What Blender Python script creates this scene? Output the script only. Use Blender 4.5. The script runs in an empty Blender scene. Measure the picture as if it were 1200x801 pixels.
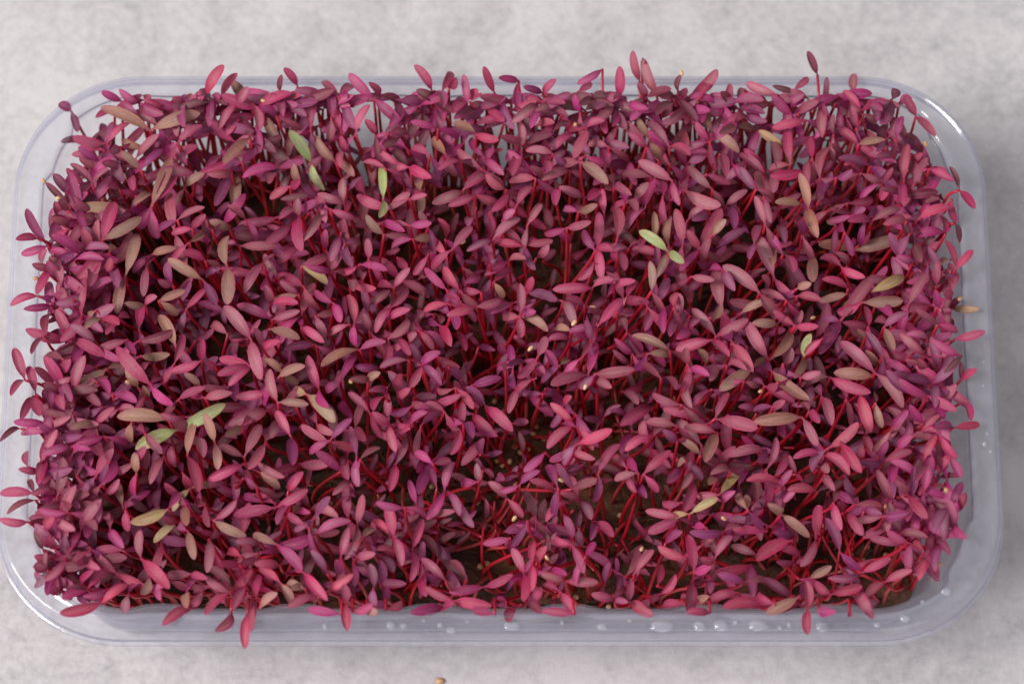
import bpy, math, random
from math import sin, cos, pi, radians, sqrt, atan2, degrees
from mathutils import Vector, noise as mnoise

random.seed(7)
sc = bpy.context.scene
col = sc.collection

# ------------------------------------------------------------------ camera
PITCH = radians(66.0)
FPX = 4900.0                     # focal length in pixels of a 1200 px wide frame
DIST = 0.974
RIM_Z = 0.040
P0 = Vector((0, 0, RIM_Z))
CAM = P0 + DIST * Vector((0, -cos(PITCH), sin(PITCH)))
FWD = Vector((0, cos(PITCH), -sin(PITCH)))
UPV = Vector((0, sin(PITCH), cos(PITCH)))
cd = bpy.data.cameras.new('camera')
cam = bpy.data.objects.new('camera', cd)
col.objects.link(cam)
cam.location = CAM
cam.rotation_euler = (pi / 2 - PITCH, 0, 0)
cd.sensor_width = 36.0
cd.lens = FPX / 1200 * 36
cd.clip_start, cd.clip_end = 0.05, 50
cd.dof.use_dof = True
cd.dof.focus_distance = DIST - 0.004
cd.dof.aperture_fstop = 12.0
sc.camera = cam

# ------------------------------------------------------------------ world and lights
w = bpy.data.worlds.new('World')
sc.world = w
w.use_nodes = True
bg = w.node_tree.nodes['Background']
bg.inputs['Color'].default_value = (0.97, 0.972, 1.0, 1)
bg.inputs['Strength'].default_value = 0.43


def area(name, loc, target, size, size_y, power, color):
    l = bpy.data.lights.new(name, 'AREA')
    l.shape = 'RECTANGLE'
    l.size, l.size_y = size, size_y
    l.energy = power
    l.color = color
    o = bpy.data.objects.new(name, l)
    col.objects.link(o)
    o.location = loc
    d = Vector(target) - Vector(loc)
    o.rotation_euler = d.to_track_quat('-Z', 'Y').to_euler()
    return o


area('window_light', (-1.70, -0.45, 1.95), (0, 0, 0.03), 1.1, 1.0, 102.0, (1.0, 0.975, 0.955))
area('front_fill_light', (0.35, -1.35, 0.75), (0, 0, 0.03), 1.3, 0.5, 6.0, (0.95, 0.97, 1.0))  # added fill lamp: brightens the front rim edge and the front leaves
sc.view_settings.view_transform = 'Standard'
sc.view_settings.look = 'None'
sc.view_settings.exposure = 0.0
sc.view_settings.gamma = 1.0
sc.render.engine = 'CYCLES'
sc.cycles.use_denoising = True
sc.cycles.max_bounces = 14
sc.cycles.transparent_max_bounces = 24


def at(px, py, z):
    """point of the place seen at photo pixel (px, py) on the level z"""
    r = FWD + Vector((1, 0, 0)) * ((px - 600) / FPX) + UPV * ((400.5 - py) / FPX)
    return CAM + r * ((z - CAM.z) / r.z)


def to_px(p):
    d = Vector(p) - CAM
    k = d.dot(FWD)
    return 600 + d.x / k * FPX, 400.5 - d.dot(UPV) / k * FPX


# ------------------------------------------------------------------ helpers
def tag(o, label=None, cat=None, group=None, kind=None):
    if label: o['label'] = label
    if cat: o['category'] = cat
    if group: o['group'] = group
    if kind: o['kind'] = kind
    return o


def empty(name, loc):
    o = bpy.data.objects.new(name, None)
    o.empty_display_size = 0.005
    col.objects.link(o)
    o.location = loc
    return o


class MB:
    """collects vertices, faces, a pigment per vertex and blade coordinates; builds ONE mesh object"""
    def __init__(self):
        self.v, self.f, self.c, self.b = [], [], [], []

    def add(self, verts, faces, tints, blades):
        n = len(self.v)
        self.v += verts
        self.f += [tuple(i + n for i in f) for f in faces]
        self.c += tints
        self.b += blades

    def build(self, name, mat, parent=None, origin=None, smooth=True):
        me = bpy.data.meshes.new(name)
        if origin is not None:
            self.v = [(p[0] - origin[0], p[1] - origin[1], p[2] - origin[2]) for p in self.v]
        me.from_pydata([tuple(p) for p in self.v], [], self.f)
        if self.c:
            a = me.attributes.new('tint', 'FLOAT_COLOR', 'POINT')
            flat = []
            for c in self.c: flat += [c[0], c[1], c[2], 1.0]
            a.data.foreach_set('color', flat)
            a = me.attributes.new('blade', 'FLOAT_VECTOR', 'POINT')
            flat = []
            for c in self.b: flat += list(c)
            a.data.foreach_set('vector', flat)
        if smooth:
            me.polygons.foreach_set('use_smooth', [True] * len(me.polygons))
        me.update()
        if mat: me.materials.append(mat)
        o = bpy.data.objects.new(name, me)
        col.objects.link(o)
        if parent is not None: o.parent = parent
        return o


def new_mat(name):
    m = bpy.data.materials.new(name)
    m.use_nodes = True
    nt = m.node_tree
    nt.nodes.clear()
    return m, nt, nt.nodes, nt.links


def N(nodes, t, **kw):
    n = nodes.new(t)
    for k, v in kw.items():
        if k in n.inputs.keys(): n.inputs[k].default_value = v
        else: setattr(n, k, v)
    return n


def ramp(nodes, stops):
    r = nodes.new('ShaderNodeValToRGB')
    e = r.color_ramp.elements
    while len(e) > 1: e.remove(e[-1])
    e[0].position, e[0].color = stops[0][0], stops[0][1]
    for p, c in stops[1:]:
        x = e.new(p)
        x.color = c
    return r


def mix(nodes, links, a, b, fac, blend='MIX'):
    m = nodes.new('ShaderNodeMix')
    m.data_type = 'RGBA'
    m.blend_type = blend
    for sock, val in ((m.inputs[0], fac), (m.inputs[6], a), (m.inputs[7], b)):
        if hasattr(val, 'is_linked'): links.new(val, sock)
        elif isinstance(val, (int, float)): sock.default_value = val
        else: sock.default_value = (*val, 1) if len(val) == 3 else val
    return m.outputs[2]


def maths(nodes, links, op, a, b=0.0, clamp=False):
    m = nodes.new('ShaderNodeMath')
    m.operation = op
    m.use_clamp = clamp
    for sock, val in ((m.inputs[0], a), (m.inputs[1], b)):
        if hasattr(val, 'is_linked'): links.new(val, sock)
        else: sock.default_value = val
    return m.outputs[0]


# ------------------------------------------------------------------ materials
def leaf_material():
    m, nt, nd, lk = new_mat('leaf_blade')
    tint = N(nd, 'ShaderNodeAttribute', attribute_name='tint').outputs['Color']
    bl = N(nd, 'ShaderNodeAttribute', attribute_name='blade').outputs['Vector']
    sep = nd.new('ShaderNodeSeparateXYZ')
    lk.new(bl, sep.inputs[0])
    u, v, r = sep.outputs
    au = maths(nd, lk, 'ABSOLUTE', u)
    # blotches of stronger anthocyanin, finer speckle, stretched along the blade
    cx = nd.new('ShaderNodeCombineXYZ')
    lk.new(maths(nd, lk, 'MULTIPLY', u, 1.3), cx.inputs[0])
    lk.new(maths(nd, lk, 'MULTIPLY', v, 1.6), cx.inputs[1])
    lk.new(maths(nd, lk, 'MULTIPLY', r, 37.0), cx.inputs[2])
    n1 = N(nd, 'ShaderNodeTexNoise', Scale=1.3, Detail=3.0, Roughness=0.6)
    lk.new(cx.outputs[0], n1.inputs['Vector'])
    n2 = N(nd, 'ShaderNodeTexNoise', Scale=9.0, Detail=3.0, Roughness=0.65)
    lk.new(cx.outputs[0], n2.inputs['Vector'])
    hs = N(nd, 'ShaderNodeHueSaturation')
    lk.new(tint, hs.inputs['Color'])
    hs.inputs['Saturation'].default_value = 1.24
    lk.new(maths(nd, lk, 'ADD', 0.16, maths(nd, lk, 'MULTIPLY', n2.outputs['Fac'], 1.70)), hs.inputs['Value'])
    c = hs.outputs[0]
    blot = maths(nd, lk, 'MULTIPLY', maths(nd, lk, 'SUBTRACT', n1.outputs['Fac'], 0.42, True), 2.3, True)
    c = mix(nd, lk, c, mix(nd, lk, tint, (0.85, 0.42, 0.62), 1.0, 'MULTIPLY'), blot)
    mid = maths(nd, lk, 'MULTIPLY', maths(nd, lk, 'SUBTRACT', 1.0, maths(nd, lk, 'POWER', au, 1.6)), maths(nd, lk, 'MULTIPLY', v, 2.4, True))
    pale = N(nd, 'ShaderNodeHueSaturation', Saturation=0.84, Value=1.22)
    lk.new(c, pale.inputs['Color'])
    dust = mix(nd, lk, pale.outputs[0], (0.41, 0.265, 0.25), maths(nd, lk, 'MULTIPLY', maths(nd, lk, 'FRACT', maths(nd, lk, 'MULTIPLY', r, 3.7)), 0.42))
    c = mix(nd, lk, c, dust, maths(nd, lk, 'MULTIPLY', mid, maths(nd, lk, 'MULTIPLY', maths(nd, lk, 'ADD', 0.25, maths(nd, lk, 'MULTIPLY', maths(nd, lk, 'FRACT', maths(nd, lk, 'MULTIPLY', r, 7.3)), 0.70)), 1.0)))
    cs = nd.new('ShaderNodeCombineXYZ')
    lk.new(maths(nd, lk, 'MULTIPLY', u, 5.0), cs.inputs[0])
    lk.new(maths(nd, lk, 'ADD', maths(nd, lk, 'MULTIPLY', v, 0.9), maths(nd, lk, 'MULTIPLY', au, -0.8)), cs.inputs[1])
    lk.new(maths(nd, lk, 'MULTIPLY', r, 91.0), cs.inputs[2])
    vein = N(nd, 'ShaderNodeTexNoise', Scale=1.6, Detail=2.0)
    lk.new(cs.outputs[0], vein.inputs['Vector'])
    vs = N(nd, 'ShaderNodeHueSaturation')
    lk.new(c, vs.inputs['Color'])
    lk.new(maths(nd, lk, 'ADD', 0.40, maths(nd, lk, 'MULTIPLY', vein.outputs['Fac'], 1.22)), vs.inputs['Value'])
    c = vs.outputs[0]
    tipf = maths(nd, lk, 'MULTIPLY', maths(nd, lk, 'SUBTRACT', v, 0.78, True), 1.8, True)
    c = mix(nd, lk, c, mix(nd, lk, tint, (0.44, 0.035, 0.125), 0.55), tipf)
    # midrib a little paler, margin and petiole pinker
    rib = maths(nd, lk, 'SUBTRACT', 1.0, maths(nd, lk, 'MULTIPLY', au, 9.0), True)
    c = mix(nd, lk, c, mix(nd, lk, tint, (0.5, 0.2, 0.24), 0.35), maths(nd, lk, 'MULTIPLY', rib, 0.45))
    edge = maths(nd, lk, 'MULTIPLY', maths(nd, lk, 'SUBTRACT', au, 0.72, True), 2.2, True)
    c = mix(nd, lk, c, mix(nd, lk, tint, (0.38, 0.030, 0.120), 0.6), edge)
    stalk = maths(nd, lk, 'SUBTRACT', 1.0, maths(nd, lk, 'MULTIPLY', v, 5.5), True)
    c = mix(nd, lk, c, mix(nd, lk, tint, (0.34, 0.012, 0.075), 0.75), stalk)
    geo = nd.new('ShaderNodeNewGeometry')
    cb = mix(nd, lk, c, mix(nd, lk, tint, (0.36, 0.018, 0.11), 0.8), geo.outputs['Backfacing'])
    p = N(nd, 'ShaderNodeBsdfPrincipled', Roughness=0.40)
    p.inputs['Specular IOR Level'].default_value = 0.58
    p.inputs['Sheen Weight'].default_value = 0.05
    p.inputs['Sheen Roughness'].default_value = 0.45
    lk.new(cb, p.inputs['Base Color'])
    bp = N(nd, 'ShaderNodeBump', Strength=0.6, Distance=0.0003)
    lk.new(n2.outputs['Fac'], bp.inputs['Height'])
    lk.new(bp.outputs[0], p.inputs['Normal'])
    t = nd.new('ShaderNodeBsdfTranslucent')
    lk.new(mix(nd, lk, cb, (0.52, 0.02, 0.11), 0.4), t.inputs['Color'])
    ms = N(nd, 'ShaderNodeMixShader', Fac=0.20)
    lk.new(p.outputs[0], ms.inputs[1])
    lk.new(t.outputs[0], ms.inputs[2])
    out = nd.new('ShaderNodeOutputMaterial')
    lk.new(ms.outputs[0], out.inputs[0])
    return m


def stem_material():
    m, nt, nd, lk = new_mat('stem_flesh')
    tint = N(nd, 'ShaderNodeAttribute', attribute_name='tint').outputs['Color']
    p = N(nd, 'ShaderNodeBsdfPrincipled', Roughness=0.32)
    lk.new(tint, p.inputs['Base Color'])
    t = nd.new('ShaderNodeBsdfTranslucent')
    lk.new(mix(nd, lk, tint, (0.85, 0.02, 0.04), 0.4), t.inputs['Color'])
    ms = N(nd, 'ShaderNodeMixShader', Fac=0.35)
    lk.new(p.outputs[0], ms.inputs[1])
    lk.new(t.outputs[0], ms.inputs[2])
    out = nd.new('ShaderNodeOutputMaterial')
    lk.new(ms.outputs[0], out.inputs[0])
    return m


def seed_material():
    m, nt, nd, lk = new_mat('seed_coat')
    oi = nd.new('ShaderNodeObjectInfo')
    r = ramp(nd, [(0.0, (0.36, 0.18, 0.075, 1)), (0.5, (0.47, 0.27, 0.13, 1)), (1.0, (0.58, 0.38, 0.21, 1))])
    lk.new(oi.outputs['Random'], r.inputs[0])
    tc = nd.new('ShaderNodeTexCoord')
    n = N(nd, 'ShaderNodeTexNoise', Scale=1400.0, Detail=2.0)
    lk.new(tc.outputs['Object'], n.inputs['Vector'])
    c = mix(nd, lk, r.outputs[0], (0.36, 0.15, 0.06), maths(nd, lk, 'MULTIPLY', maths(nd, lk, 'SUBTRACT', n.outputs['Fac'], 0.45, True), 2.2, True))
    p = N(nd, 'ShaderNodeBsdfPrincipled', Roughness=0.38)
    lk.new(c, p.inputs['Base Color'])
    out = nd.new('ShaderNodeOutputMaterial')
    lk.new(p.outputs[0], out.inputs[0])
    return m


def mat_material():
    m, nt, nd, lk = new_mat('wet_coir')
    tc = nd.new('ShaderNodeTexCoord')
    mp = N(nd, 'ShaderNodeMapping')
    lk.new(tc.outputs['Object'], mp.inputs[0])
    n1 = N(nd, 'ShaderNodeTexNoise', Scale=55.0, Detail=5.0, Roughness=0.6)
    n2 = N(nd, 'ShaderNodeTexNoise', Scale=420.0, Detail=6.0, Roughness=0.7, Distortion=1.2)
    for n in (n1, n2): lk.new(mp.outputs[0], n.inputs['Vector'])
    r1 = ramp(nd, [(0.3, (0.026, 0.009, 0.005, 1)), (0.55, (0.085, 0.030, 0.012, 1)), (0.75, (0.24, 0.092, 0.030, 1))])
    lk.new(n1.outputs['Fac'], r1.inputs[0])
    r2 = ramp(nd, [(0.3, (0.35, 0.3, 0.28, 1)), (0.7, (1.5, 1.35, 1.2, 1))])
    lk.new(n2.outputs['Fac'], r2.inputs[0])
    c = mix(nd, lk, r1.outputs[0], r2.outputs[0], 1.0, 'MULTIPLY')
    p = N(nd, 'ShaderNodeBsdfPrincipled', Roughness=0.55)
    lk.new(c, p.inputs['Base Color'])
    bp = N(nd, 'ShaderNodeBump', Strength=0.9, Distance=0.0012)
    lk.new(n2.outputs['Fac'], bp.inputs['Height'])
    lk.new(bp.outputs[0], p.inputs['Normal'])
    out = nd.new('ShaderNodeOutputMaterial')
    lk.new(p.outputs[0], out.inputs[0])
    return m


def plain(name, colr, rough=0.5, spec=0.5):
    m, nt, nd, lk = new_mat(name)
    p = N(nd, 'ShaderNodeBsdfPrincipled', Roughness=rough)
    p.inputs['Base Color'].default_value = (*colr, 1)
    p.inputs['Specular IOR Level'].default_value = spec
    out = nd.new('ShaderNodeOutputMaterial')
    lk.new(p.outputs[0], out.inputs[0])
    return m


def plastic_material(name, haze=0.10, edge=0.55, tint=(0.975, 0.975, 0.99), base=0.04, rough=0.07):
    """thin clear PET: looks straight through face on, milky and bluish where seen edge on"""
    m, nt, nd, lk = new_mat(name)
    lw = N(nd, 'ShaderNodeLayerWeight', Blend=0.35)
    face = maths(nd, lk, 'POWER', lw.outputs['Facing'], 2.2)
    tr = nd.new('ShaderNodeBsdfTransparent')
    lk.new(mix(nd, lk, tint, (0.80, 0.80, 0.92), maths(nd, lk, 'MULTIPLY', face, 0.8)), tr.inputs['Color'])
    df = nd.new('ShaderNodeBsdfDiffuse')
    df.inputs['Color'].default_value = (0.73, 0.75, 0.88, 1)
    tl = nd.new('ShaderNodeBsdfTranslucent')
    tl.inputs['Color'].default_value = (0.73, 0.75, 0.88, 1)
    hz = N(nd, 'ShaderNodeMixShader', Fac=0.5)
    lk.new(df.outputs[0], hz.inputs[1])
    lk.new(tl.outputs[0], hz.inputs[2])
    tc = nd.new('ShaderNodeTexCoord')
    n = N(nd, 'ShaderNodeTexNoise', Scale=60.0, Detail=4.0, Roughness=0.6)
    lk.new(tc.outputs['Object'], n.inputs['Vector'])
    amt = maths(nd, lk, 'ADD', maths(nd, lk, 'MULTIPLY', n.outputs['Fac'], haze * 2), maths(nd, lk, 'MULTIPLY', face, edge), True)
    m1 = nd.new('ShaderNodeMixShader')
    lk.new(amt, m1.inputs[0])
    lk.new(tr.outputs[0], m1.inputs[1])
    lk.new(hz.outputs[0], m1.inputs[2])
    gl = N(nd, 'ShaderNodeBsdfGlossy', Roughness=rough)
    lf = N(nd, 'ShaderNodeLayerWeight', Blend=0.5)
    fr = maths(nd, lk, 'ADD', base, maths(nd, lk, 'MULTIPLY', maths(nd, lk, 'POWER', lf.outputs['Facing'], 5.0), 0.55))
    bp = N(nd, 'ShaderNodeBump', Strength=0.12, Distance=0.0004)
    lk.new(n.outputs['Fac'], bp.inputs['Height'])
    lk.new(bp.outputs[0], gl.inputs['Normal'])
    m2 = nd.new('ShaderNodeMixShader')
    lk.new(fr, m2.inputs[0])
    lk.new(m1.outputs[0], m2.inputs[1])
    lk.new(gl.outputs[0], m2.inputs[2])
    out = nd.new('ShaderNodeOutputMaterial')
    lk.new(m2.outputs[0], out.inputs[0])
    return m


def concrete_material():
    m, nt, nd, lk = new_mat('grey_plaster')
    tc = nd.new('ShaderNodeTexCoord')
    pos = tc.outputs['Object']
    big = N(nd, 'ShaderNodeTexNoise', Scale=11.0, Detail=3.0, Roughness=0.55, Distortion=0.4)
    mid = N(nd, 'ShaderNodeTexNoise', Scale=75.0, Detail=8.0, Roughness=0.68, Distortion=0.5)
    fine = N(nd, 'ShaderNodeTexNoise', Scale=420.0, Detail=5.0, Roughness=0.65)
    for n in (big, mid, fine): lk.new(pos, n.inputs['Vector'])
    f = maths(nd, lk, 'ADD', maths(nd, lk, 'MULTIPLY', big.outputs['Fac'], 0.33),
              maths(nd, lk, 'ADD', maths(nd, lk, 'MULTIPLY', mid.outputs['Fac'], 0.38), maths(nd, lk, 'MULTIPLY', fine.outputs['Fac'], 0.29)))
    r = ramp(nd, [(0.375, (0.312, 0.297, 0.305, 1)), (0.47, (0.412, 0.391, 0.400, 1)), (0.565, (0.490, 0.467, 0.475, 1))])
    lk.new(f, r.inputs[0])
    p = N(nd, 'ShaderNodeBsdfPrincipled', Roughness=0.62)
    p.inputs['Specular IOR Level'].default_value = 0.3
    pit = N(nd, 'ShaderNodeTexVoronoi', Scale=95.0, Randomness=1.0)
    lk.new(pos, pit.inputs['Vector'])
    hole = maths(nd, lk, 'MULTIPLY', maths(nd, lk, 'SUBTRACT', 0.17, pit.outputs['Distance'], True), 6.0, True)
    gate = maths(nd, lk, 'MULTIPLY', maths(nd, lk, 'SUBTRACT', mid.outputs['Fac'], 0.50, True), 6.0, True)
    hole = maths(nd, lk, 'MULTIPLY', hole, gate)
    lk.new(mix(nd, lk, r.outputs[0], (0.25, 0.235, 0.235), maths(nd, lk, 'MULTIPLY', hole, 0.6)), p.inputs['Base Color'])
    grain = N(nd, 'ShaderNodeTexNoise', Scale=230.0, Detail=6.0, Roughness=0.6)
    lk.new(pos, grain.inputs['Vector'])
    bp = N(nd, 'ShaderNodeBump', Strength=0.35, Distance=0.0006)
    lk.new(grain.outputs['Fac'], bp.inputs['Height'])
    bp2 = N(nd, 'ShaderNodeBump', Strength=0.35, Distance=0.0012)
    lk.new(mid.outputs['Fac'], bp2.inputs['Height'])
    lk.new(bp.outputs[0], bp2.inputs['Normal'])
    lk.new(bp2.outputs[0], p.inputs['Normal'])
    out = nd.new('ShaderNodeOutputMaterial')
    lk.new(p.outputs[0], out.inputs[0])
    return m


def droplet_material():
    m, nt, nd, lk = new_mat('condensed_water')
    tr = nd.new('ShaderNodeBsdfTransparent')
    tl = nd.new('ShaderNodeBsdfDiffuse')
    tl.inputs['Color'].default_value = (0.86, 0.88, 0.95, 1)
    m1 = N(nd, 'ShaderNodeMixShader', Fac=0.13)
    lk.new(tr.outputs[0], m1.inputs[1])
    lk.new(tl.outputs[0], m1.inputs[2])
    gl = N(nd, 'ShaderNodeBsdfGlossy', Roughness=0.06)
    fr = N(nd, 'ShaderNodeFresnel', IOR=1.45)
    m2 = nd.new('ShaderNodeMixShader')
    lk.new(fr.outputs[0], m2.inputs[0])
    lk.new(m1.outputs[0], m2.inputs[1])
    lk.new(gl.outputs[0], m2.inputs[2])
    out = nd.new('ShaderNodeOutputMaterial')
    lk.new(m2.outputs[0], out.inputs[0])
    return m


M_LEAF, M_STEM, M_SEED, M_COIR = leaf_material(), stem_material(), seed_material(), mat_material()
M_FIBRE = plain('coir_fibre', (0.16, 0.075, 0.032), 0.6, 0.3)
M_WALL = plastic_material('clear_plastic', 0.018, 0.14, base=0.03, rough=0.2)
M_RIM = plastic_material('clear_plastic_rim', 0.105, 0.18, base=0.05, rough=0.11)
M_CONC, M_DROP = concrete_material(), droplet_material()

# ------------------------------------------------------------------ setting: the plaster surface
mb = MB()
mb.add([(-1.6, -1.2, 0), (1.6, -1.2, 0), (1.6, 1.8, 0), (-1.6, 1.8, 0)], [(0, 1, 2, 3)], [], [])
tag(mb.build('tabletop', M_CONC, smooth=False), 'pale grey mottled plaster surface under the tray', kind='structure')

# ------------------------------------------------------------------ the tray
T_L, T_R = at(9, 415, RIM_Z).x, at(1163, 415, RIM_Z).x
T_B, T_F = at(600, 90, RIM_Z).y, at(600, 739, RIM_Z).y
TC = Vector(((T_L + T_R) / 2, (T_B + T_F) / 2, 0))
TA, TB = (T_R - T_L) / 2, (T_B - T_F) / 2
TR = 0.0290                       # outer corner radius
NC, NSX, NSY = 26, 44, 26         # points per corner, long side, short side


def smooth01(a, b, x):
    t = min(1, max(0, (x - a) / (b - a)))
    return t * t * (3 - 2 * t)


def outline(inset, lug=0.0, flute=0.0, z=0.0):
    """one loop of the tray, counter-clockwise from above; lug steps the corner in on the short-side half,
    flute waves the long sides"""
    a, b = TA - inset, TB - inset + 0.0017 * min(1.0, max(0.0, inset / 0.006))
    r = max(0.006, TR - inset * 0.95)
    pts = []
    cs = ((a - r, b - r, 0), (-a + r, b - r, 1), (-a + r, -b + r, 2), (a - r, -b + r, 3))
    for i, (cx, cy, q) in enumerate(cs):
        for k in range(NC):
            ph = k / (NC - 1)
            side = ph if q in (0, 2) else 1 - ph          # 0 at the short side, 1 at the long side
            d = lug * smooth01(0.50, 0.40, side) if False else lug * (1 - smooth01(0.40, 0.50, side)) * smooth01(-0.02, 0.1, side)
            an = (q + ph) * pi / 2
            pts.append(Vector((cx + (r - d) * cos(an), cy + (r - d) * sin(an), z)))
        nx = cs[(i + 1) % 4]
        an = (q + 1) * pi / 2
        p0 = Vector((cx + r * cos(an), cy + r * sin(an), z))
        p1 = Vector((nx[0] + r * cos(an), nx[1] + r * sin(an), z))
        n = NSX if q in (0, 2) else NSY
        nrm = Vector((cos(an), sin(an), 0))
        for k in range(1, n):
            t = k / n
            p = p0.lerp(p1, t)
            if q in (0, 2):
                wv = max(0.0, sin(t * pi * 11)) ** 0.6
                p -= nrm * flute * wv
            pts.append(p)
    return [p + Vector((TC.x, TC.y, 0)) for p in pts]


def loft(loops, mbx, close_bottom=False):
    n = len(loops[0])
    v, f = [], []
    for L in loops: v += [tuple(p) for p in L]
    for j in range(len(loops) - 1):
        for i in range(n):
            k = (i + 1) % n
            f.append((j * n + i, j * n + k, (j + 1) * n + k, (j + 1) * n + i))
    if close_bottom:
        v.append((TC.x, TC.y, loops[0][0].z))
        for i in range(n): f.append((len(v) - 1, (i + 1) % n, i))
    mbx.add(v, f, [], [])


def shell(o, t):
    md = o.modifiers.new('thickness', 'SOLIDIFY')
    md.thickness = t
    md.offset = 0
    return o


tray = empty('plastic_tray', (TC.x, TC.y, 0))
tag(tray, 'clear plastic tray with rounded corners and flat rim holding the red microgreens', 'tray')
TO = (TC.x, TC.y, 0)
mb = MB()
loft([outline(0.0180, z=0.0016), outline(0.0168, z=0.0012), outline(0.0158, z=0.0016)], mb, True)
shell(mb.build('tray_base', M_WALL, tray, TO), 0.0005)
mb = MB()
loft([outline(0.0158, 0, 0, 0.0016), outline(0.0150, 0.0002, 0.0003, 0.0028), outline(0.0136, 0.0008, 0.0007, 0.012),
      outline(0.0116, 0.0014, 0.0011, 0.0240), outline(0.0106, 0.0017, 0.0013, 0.0295), outline(0.0102, 0.0018, 0.0013, 0.0312),
      outline(0.0080, 0.0018, 0.0010, 0.0320), outline(0.0074, 0.0019, 0.0009, 0.0328), outline(0.0066, 0.0020, 0.0006, 0.0362),
      outline(0.0060, 0.0020, 0.0003, 0.0386)], mb)
shell(mb.build('side_wall', M_WALL, tray, TO), 0.0005)
mb = MB()
loft([outline(0.0060, 0.0020, 0.0003, 0.0386), outline(0.0058, 0.0020, 0.0002, 0.0397), outline(0.0055, 0.0020, 0, 0.0402), outline(0.0050, 0.0018, 0, 0.0403),
      outline(0.0044, 0.0014, 0, 0.0399), outline(0.0028, 0.0006, 0, 0.0397), outline(0.0015, 0, 0, 0.0398), outline(0.0010, 0, 0, 0.0403), outline(0.0005, 0, 0, 0.0403),
      outline(0.0002, 0, 0, 0.0398), outline(-0.0001, 0, 0, 0.0390), outline(-0.0003, 0, 0, 0.0370), outline(-0.0006, 0, 0, 0.0352)], mb)
shell(mb.build('rim', M_RIM, tray, TO), 0.0006)
mb = MB()
loft([outline(-0.0006, 0, 0, 0.0352), outline(-0.0007, 0, 0, 0.0346), outline(-0.0010, 0, 0, 0.0343), outline(-0.0014, 0, 0, 0.0344)], mb)
shell(mb.build('rim_lip', M_RIM, tray, TO), 0.0006)

# ------------------------------------------------------------------ the growing mat
MAT_Z = 0.0105
MR = at(1076, 655, MAT_Z).x
MX = MR - TC.x
ML = TC.x - MX
MB_Y, MF_Y = TC.y + TB - 0.0133, TC.y - TB + 0.0152
MATX, MATY = (ML + 0.002, MR - 0.002), (MF_Y + 0.002, MB_Y - 0.002)


def mat_outline(ins, z, wob):
    a, b, r = (MR - ML) / 2 - ins, (MB_Y - MF_Y) / 2 - ins, 0.011
    cx, cy = (MR + ML) / 2, (MB_Y + MF_Y) / 2
    P = []
    n = 30
    for q in range(4):
        sx, sy = ((1, 1), (-1, 1), (-1, -1), (1, -1))[q]
        for k in range(n):
            an = (q + k / n) * pi / 2
            P.append((cx + sx * (a - r) + r * cos(an), cy + sy * (b - r) + r * sin(an)))
        ln = (2 * (a - r)) if q in (0, 2) else (2 * (b - r))
        an = (q + 1) * pi / 2
        nx = ((-1, 1), (-1, -1), (1, -1), (1, 1))[q]
        x0, y0 = cx + sx * (a - r) + r * cos(an), cy + sy * (b - r) + r * sin(an)
        dx, dy = ((-1, 0), (0, -1), (1, 0), (0, 1))[q]
        m = int(ln / 0.0015)
        for k in range(1, m): P.append((x0 + dx * ln * k / m, y0 + dy * ln * k / m))
    out = []
    for x, y in P:
        d = mnoise.noise(Vector((x * 260, y * 260, 3.1))) * wob
        vx, vy = x - cx, y - cy
        l = sqrt(vx * vx + vy * vy)
        out.append((x + vx / l * d, y + vy / l * d, z))
    return out


gm = empty('growing_mat', ((ML + MR) / 2, (MB_Y + MF_Y) / 2, 0.0022))
tag(gm, 'brown damp coir growing mat in the tray under the seedlings', 'growing mat')
mb = MB()
rings = [mat_outline(0.0012, 0.0022, 0.0003), mat_outline(0, 0.004, 0.0007), mat_outline(0, 0.0080, 0.0008), mat_outline(0.0012, 0.0100, 0.0006)]
n = len(rings[0])
v = [p for R in rings for p in R]
f = [(j * n + i, j * n + (i + 1) % n, (j + 1) * n + (i + 1) % n, (j + 1) * n + i) for j in range(3) for i in range(n)]
cx, cy = (ML + MR) / 2, (MB_Y + MF_Y) / 2
prev = 3 * n
for s in [1 - 0.02 * k for k in range(1, 50)]:
    base = len(v)
    for (x, y, z) in rings[3]:
        X, Y = cx + (x - cx) * s, cy + (y - cy) * s
        v.append((X, Y, 0.0103 + mnoise.noise(Vector((X * 150, Y * 150, 0))) * 0.0009 + mnoise.noise(Vector((X * 600, Y * 600, 5))) * 0.0005))
    f += [(prev + i, prev + (i + 1) % n, base + (i + 1) % n, base + i) for i in range(n)]
    prev = base
f.append(tuple(prev + i for i in range(n)))
mb.add(v, f, [], [])
mb.build('coir_pad', M_COIR, gm, gm.location)


def tube(pts, r0, r1, sides=5):
    v, f = [], []
    m = len(pts)
    ref = Vector((0.31, 0.77, 0.2))
    for i, p in enumerate(pts):
        t = (pts[min(i + 1, m - 1)] - pts[max(i - 1, 0)])
        if t.length < 1e-9: t = Vector((0, 0, 1))
        t.normalize()
        a = t.cross(ref)
        if a.length < 1e-4: a = t.cross(Vector((1, 0, 0)))
        a.normalize()
        b = t.cross(a)
        r = r0 + (r1 - r0) * i / (m - 1)
        for k in range(sides):
            an = 2 * pi * k / sides
            v.append(tuple(p + a * (r * cos(an)) + b * (r * sin(an))))
    for i in range(m - 1):
        for k in range(sides):
            kk = (k + 1) % sides
            f.append((i * sides + k, i * sides + kk, (i + 1) * sides + kk, (i + 1) * sides + k))
    f.append(tuple(range(sides - 1, -1, -1)))
    f.append(tuple((m - 1) * sides + k for k in range(sides)))
    return v, f


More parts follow.
